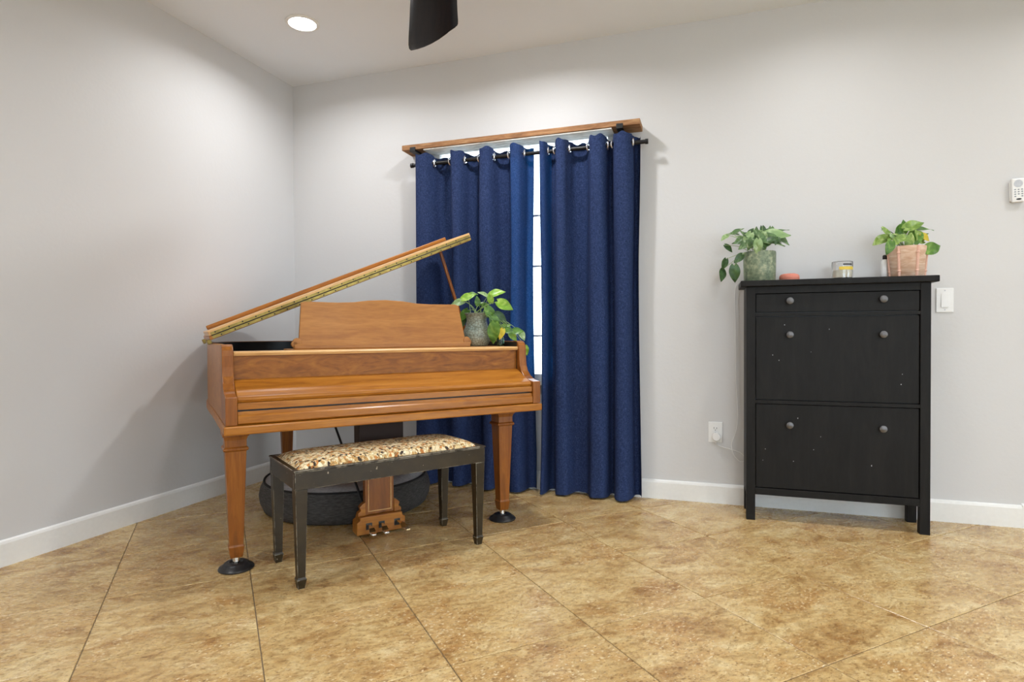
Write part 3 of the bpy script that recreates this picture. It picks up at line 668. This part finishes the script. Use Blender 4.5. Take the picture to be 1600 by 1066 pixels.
def add_leaves(parent, specs, yplane, crown, seed, mpp):
    """specs: (px, py, tip angle in degrees counted up from image right, length px, colour, facing 0..1, depth offset m)"""
    rnd = random.Random(seed); inv = parent.matrix_basis.inverted(); stems = MB()
    for x, y, ang, ln, colr, face, dy in specs:
        c = on_plane(x, y, (0, 1, 0), yplane+dy); L = ln*mpp; a = math.radians(ang)
        d = (RT*math.cos(a) + Vector((0, 0, 1))*math.sin(a) - fw*rnd.uniform(-.10, .35)).normalized()
        nn = (-fw*face + Vector((0, 0, 1))*(1.05-face) + RT*rnd.uniform(-.25, .25)); nn = (nn - d*nn.dot(d)).normalized(); s = d.cross(nn)
        base = c - d*L*.48
        mtx = Matrix(((s.x*L, d.x*L, nn.x*L, base.x), (s.y*L, d.y*L, nn.y*L, base.y), (s.z*L, d.z*L, nn.z*L, base.z), (0, 0, 0, 1)))
        o = bpy.data.objects.new('leaf', LEAVES['leaf_'+colr]); COL.objects.link(o); o.parent = parent; o.matrix_basis = inv @ mtx
        root = Vector(crown) + Vector((rnd.uniform(-.03, .03), rnd.uniform(-.03, .03), -.01))
        lb = inv @ base; rb = inv @ root; mid = rb.lerp(lb, .5) + Vector((0, 0, .018 + .25*max(0, (rb.z-lb.z))))
        stems.tube(smooth_path([rb, mid, lb], 5), .0019, 6, .0013)
    so = stems.build('stems', 'stem_green', parent, smooth=True); so['kind'] = 'stuff'
def pot(name, loc, prof, mat, label, soil_r, soil_z, cat='potted plant', body='pot', rz=0):
    t = tag(empty(name, loc, rz), label, cat)
    MB().lathe(prof, n=40, cap0=True, cap1=True).build(body, mat, t, smooth=True)
    MB().lathe([(soil_r, soil_z-.01), (soil_r, soil_z), (.001, soil_z+.006)], n=28).build('soil', 'soil', t, smooth=True)
    return t
# sage pot at the left end of the cabinet
py = CY+.10; pl = (.248, py, CZ)
t = pot('potted_pothos', pl, [(.074, .0005), (.077, .004), (.080, .06), (.081, .150), (.079, .158), (.075, .158), (.073, .125), (.001, .125)], 'pot_sage', 'trailing pothos in a mottled sage green pot on the cabinet', .0725, .139)
sp = [(1132, 371, 215, 14, 'pale', .5, 0), (1139, 388, -40, 16, 'dark', .75, .02), (1154, 404, 225, 18, 'dark', .8, -.06), (1132, 413, 255, 17, 'dark', .8, .0), (1129, 430, 262, 20, 'dark', .8, .01), (1148, 428, 275, 26, 'dark', .95, -.05),
      (1153, 360, 35, 20, 'sage', .35, .02), (1146, 365, 170, 18, 'sage', .4, .03), (1163, 367, 120, 18, 'sage', .5, .0), (1156, 376, 200, 20, 'sage', .6, -.04), (1168, 374, 240, 22, 'pale', .8, -.06), (1175, 367, 60, 18, 'sage', .5, .03), (1186, 368, 300, 20, 'sage', .7, -.03), (1179, 378, 250, 18, 'dark', .7, -.05), (1192, 374, 310, 20, 'sage', .7, -.06),
      (1184, 386, 268, 22, 'pale', .95, -.09), (1199, 368, 30, 24, 'sage', .45, .02), (1213, 366, 8, 40, 'pale', .55, -.02), (1221, 360, 22, 24, 'sage', .25, .04), (1225, 375, -25, 24, 'sage', .6, .0), (1209, 378, -8, 32, 'sage', .45, -.05), (1202, 374, 15, 22, 'dark', .5, .03), (1163, 383, 210, 20, 'sage', .6, -.07), (1190, 381, -60, 18, 'sage', .7, -.07), (1172, 382, 255, 18, 'sage', .75, -.08), (1160, 372, 150, 20, 'pale', .5, .01), (1182, 362, 80, 16, 'sage', .4, .04), (1196, 362, 55, 16, 'dark', .4, .05)]
rg = random.Random(4)
for _ in range(22):
    q = rg.uniform(0, 6.283); rr = rg.uniform(.2, 1)**.5; sp.append((1184+34*rr*math.cos(q), 372+11*rr*math.sin(q), rg.choice((rg.uniform(-60, 60), rg.uniform(120, 240), rg.uniform(240, 300))), rg.uniform(11, 20), rg.choice(('sage', 'sage', 'dark', 'pale')), rg.uniform(.25, .9), rg.uniform(-.06, .06)))
add_leaves(t, sp, py, (.248, py, CZ+.15), 11, 3.25/FPX)
# washed terracotta pot at the right end
py = CY+.10; ctr = (.922, py, CZ)
t = pot('potted_pothos', ctr, [(.066, .0005), (.069, .004), (.079, .125), (.081, .146), (.080, .151), (.075, .151), (.072, .12), (.001, .12)], 'pot_terracotta', 'small pothos in a washed terracotta pot at the right of the cabinet', .0725, .132)
for k in range(6):
    a = math.radians(-72+60*k); v0 = Vector((math.cos(a), math.sin(a), 0))
    r = MB().tube([v0*.0705+Vector((0, 0, .004)), v0*.0800+Vector((0, 0, .125)), v0*.0822+Vector((0, 0, .150))], .0062, 8)
    for z, rr in ((.03, .0728), (.118, .0796)): r.torus(v0*rr+Vector((0, 0, z)), (0, 0, 1), .0045, .0045, 10, 6)
    r.build('rib', 'pot_rib', t, smooth=True)
sp = [(1376, 375, 205, 24, 'lime2', .55, .0), (1388, 366, 305, 22, 'lime2', .6, -.03), (1386, 360, 160, 18, 'green', .35, .03), (1390, 387, 250, 20, 'green', .95, -.07), (1393, 371, 200, 18, 'lime2', .5, .0), (1413, 354, 100, 18, 'green', .6, .03), (1429, 351, 22, 26, 'lime2', .65, -.01), (1444, 357, 8, 28, 'green', .35, .02), (1405, 361, 240, 18, 'green', .5, .02), (1406, 373, 195, 20, 'lime2', .6, -.05),
      (1434, 373, 245, 20, 'green', .6, -.04), (1447, 371, 330, 16, 'yellow', .7, -.02), (1459, 387, 18, 28, 'green', .85, -.02), (1438, 366, 20, 20, 'green', .4, .03), (1422, 374, 80, 18, 'lime2', .7, -.05), (1399, 378, 220, 16, 'lime2', .7, -.06), (1428, 364, 60, 20, 'lime2', .6, .0)]
rg = random.Random(9)
for _ in range(9):
    q = rg.uniform(0, 6.283); rr = rg.uniform(.2, 1)**.5; sp.append((1418+28*rr*math.cos(q), 370+11*rr*math.sin(q), rg.choice((rg.uniform(-40, 70), rg.uniform(110, 220))), rg.uniform(12, 19), rg.choice(('lime2', 'lime2', 'green', 'pale')), rg.uniform(.2, .8), rg.uniform(-.05, .06)))
add_leaves(t, sp, py, (.922, py, CZ+.14), 5, 3.35/FPX)
# woven-look vase on the piano
vp = PM @ Vector((1.290, .400, .9025))
t = pot('vase_plant', vp, [(.052, .0003), (.062, .006), (.074, .030), (.0775, .052), (.073, .082), (.060, .116), (.054, .140), (.058, .164), (.068, .180), (.064, .1815), (.053, .164), (.049, .140), (.001, .136)], 'vase_crackle', 'variegated pothos in a crackled grey-green vase on the piano', .040, .150, body='vase')
yv = vp.y
sp = [(732, 463, 25, 24, 'lime', .6, -.01), (714, 473, 190, 24, 'pale', .6, -.02), (738, 459, 10, 18, 'green', .4, .03), (755, 459, 150, 18, 'pale', .4, .0), (777, 457, 18, 26, 'lime', .6, .01), (789, 477, -28, 28, 'lime', .95, -.03), (766, 465, 100, 18, 'lime', .7, -.02), (767, 491, -60, 26, 'green', .8, -.03), (783, 497, -40, 24, 'dark', .9, -.01), (771, 521, 262, 34, 'green', .9, -.06), (783, 522, 250, 18, 'yellow', .9, -.05),
      (796, 517, -20, 18, 'green', .8, -.02), (809, 517, 5, 20, 'green', .7, .0), (816, 524, -60, 18, 'pale', .8, .01), (822, 548, -80, 16, 'lime', .8, .0), (724, 493, 230, 24, 'green', .8, .03), (722, 505, 250, 20, 'dark', .7, .05), (774, 506, -70, 26, 'green', .85, -.04), (802, 526, -50, 18, 'lime', .7, .0), (760, 478, -20, 20, 'green', .5, .02), (790, 510, 20, 18, 'green', .7, .02), (746, 470, 95, 16, 'green', .6, .0)]
add_leaves(t, sp, yv, (vp.x, vp.y, vp.z+.17), 21, 3.10/FPX)
# small green glass jar beside it
jp = PM @ Vector((1.368, .272, .9025))
o = MB().lathe([(.012, .0003), (.019, .004), (.021, .03), (.020, .045), (.015, .050), (.015, .058), (.013, .058), (.013, .050), (.0175, .043), (.018, .008), (.001, .006)], n=24).build('glass_jar', 'green_glass', smooth=True); o.location = jp
tag(o, 'small green glass jar beside the vase on the piano', 'jar')

# ------------------------------------------------------------------ small things on the cabinet
o = tag(empty('smart_speaker', (.395, CY+.13, CZ)), 'round coral pink puck speaker on the cabinet top', 'speaker')
MB().lathe([(.040, .0003), (.046, .004), (.049, .014), (.0492, .020)], n=40, cap1=False).build('base', 'coral', o, smooth=True)
MB().lathe([(.0493, .0200), (.048, .029), (.042, .037), (.030, .041), (.012, .0425), (.001, .0427)], n=40, cap0=False).build('fabric_top', 'coral', o, smooth=True)
o = tag(empty('candle_jar', (.637, CY+.10, CZ), math.radians(8)), 'clear glass candle jar with a yellow label on the cabinet', 'candle')
MB().lathe([(.044, .0003), (.0475, .003), (.0480, .010), (.0480, .088), (.0468, .090), (.0450, .088), (.0450, .010), (.001, .008)], n=40).build('jar', 'glass', o, smooth=True)
MB().lathe([(.0442, .0095), (.0442, .046), (.001, .047)], n=32).build('wax', 'wax', o, smooth=True)
def curved_label(a0, a1, r, z0, z1, nm, mat, par):
    vs = []; fs = []
    for i in range(13):
        a = math.radians(a0+(a1-a0)*i/12)
        for rr, z in ((r, z0), (r, z1), (r+.0006, z1), (r+.0006, z0)): vs.append((rr*math.cos(a), rr*math.sin(a), z))
    for i in range(12):
        for k in range(4): j = (k+1) % 4; fs.append((4*i+k, 4*i+j, 4*i+4+j, 4*i+4+k))
    fs += [(0, 1, 2, 3), (51, 50, 49, 48)]
    return MB().add(vs, fs).build(nm, mat, par)
curved_label(-125, -35, .0482, .047, .063, 'label', 'label_yellow', o)
curved_label(-104, -50, .0482, .070, .078, 'label_print', 'label_ink', o)
o = tag(empty('spray_bottle', (.838, CY+.15, CZ)), 'slim white bottle with black cap behind the terracotta pot', 'bottle')
MB().lathe([(.016, .0003), (.018, .003), (.018, .088), (.012, .098), (.009, .100)], n=24).build('body', 'plastic_white', o, smooth=True)
MB().lathe([(.0095, .1003), (.0105, .102), (.0105, .118), (.007, .122)], n=20).build('cap', 'black_plastic', o, smooth=True)

# ------------------------------------------------------------------ wall fittings
def plate(name, x0, x1, z0, z1, label, cat):
    t = tag(empty(name, ((x0+x1)/2, YB, (z0+z1)/2)), label, cat); w2, h2 = (x1-x0)/2, (z1-z0)/2
    MB().box(-w2, w2, -.006, -.0003, -h2, h2).build('plate', 'plastic_white', t, bevel=.0025); return t
t = plate('light_switch', 1.094, 1.170, 1.068, 1.191, 'white rocker light switch on the wall right of cabinet', 'light switch')
MB().prism([(-.0066, -.036), (-.0105, -.036), (-.0068, .036), (-.0063, .036)], -.017, .017, 'x').build('rocker', 'plastic_white', t, bevel=.001)
for z in (-.049, .049): MB().box(-.003, .003, -.0066, -.0061, z-.003, z+.003).build('screw', 'plastic_grey', t)
t = plate('wall_outlet', -.010, .066, .346, .462, 'white wall outlet left of the black cabinet', 'outlet')
for z in (.021, -.021): MB().prism([(.0165*math.cos(2*math.pi*i/20), z+.0155*math.sin(2*math.pi*i/20)) for i in range(20)], -.0078, -.0061, 'y').build('socket', 'plastic_white', t)
sl = MB(); sl.box(-.0085, -.0060, -.0082, -.0079, .019, .029).box(.0060, .0085, -.0082, -.0079, .019, .028).box(-.002, .002, -.0082, -.0079, .010, .015); sl.build('slots', 'label_ink', t)
MB().box(-.0025, .0025, -.0066, -.0061, -.0025, .0025).build('screw', 'plastic_grey', t)
# round plug and its white cable up to the cabinet top
t = tag(empty('power_adapter', (.033, YB-.0085, .381)), 'round white plug in the outlet with a thin white cable', 'plug')
k = MB().lathe([(.0215, 0), (.0230, .003), (.0230, .024), (.0200, .028), (.001, .0285)], n=32); k.v = [(a, -c, b) for a, b, c in k.v]; k.build('plug', 'plastic_white', t, smooth=True)
cp = [(1119, 694), (1127, 698), (1144, 703), (1157, 708), (1164.5, 716), (1162, 721), (1155, 720.5), (1147, 712), (1143.5, 702), (1143, 693), (1147, 682), (1151, 668), (1152.5, 650), (1151.5, 625), (1150, 600), (1149.5, 560), (1149, 520), (1148, 480), (1148, 455), (1151, 446), (1157, 441.5)]
pts = []
for i, (x, y) in enumerate(cp):
    off = .016+.006*(i == 0) + (.006 if 6 <= i <= 8 else 0)
    p = at_back(x, y, off); pts.append(p - t.location)
pts = [Vector((.0, -.018, -.0215))] + pts + [Vector((.20-.033, CY+.235-YB+.0085, 1.198-.381)) - Vector((.005, -.016, 0))]
MB().tube(smooth_path(pts, 6), .0021, 8).build('cable', 'plastic_white', t, smooth=True)
# white remote in its wall holder at the corner
t = tag(empty('fan_remote', (1.428, YB, 1.659)), 'white fan remote with round pad and buttons at wall corner', 'remote')
t.rotation_euler = (0, math.radians(-2), 0)
MB().box(-.029, .029, -.012, -.0003, -.050, .045).build('wall_holder', 'plastic_white', t, bevel=.003)
MB().box(-.0265, .0265, -.028, -.0122, -.058, .058).build('remote_body', 'plastic_white', t, bevel=.005)
MB().prism([(.018*math.cos(2*math.pi*i/28), .032+.018*math.sin(2*math.pi*i/28)) for i in range(28)], -.0292, -.0281, 'y').build('round_pad', 'plastic_grey', t)
for r in range(4):
    for c in range(3):
        if r == 3 and c == 1: continue
        x, z = (c-1)*.014, .003-.011*r
        MB().prism([(x+.0042*math.cos(2*math.pi*i/12), z+.0030*math.sin(2*math.pi*i/12)) for i in range(12)], -.0290, -.0281, 'y').build('button', 'button_grey', t)
MB().prism([(.011*math.cos(2*math.pi*i/24), -.044+.0042*math.sin(2*math.pi*i/24)) for i in range(24)], -.0288, -.0281, 'y').build('badge', 'black_plastic', t)
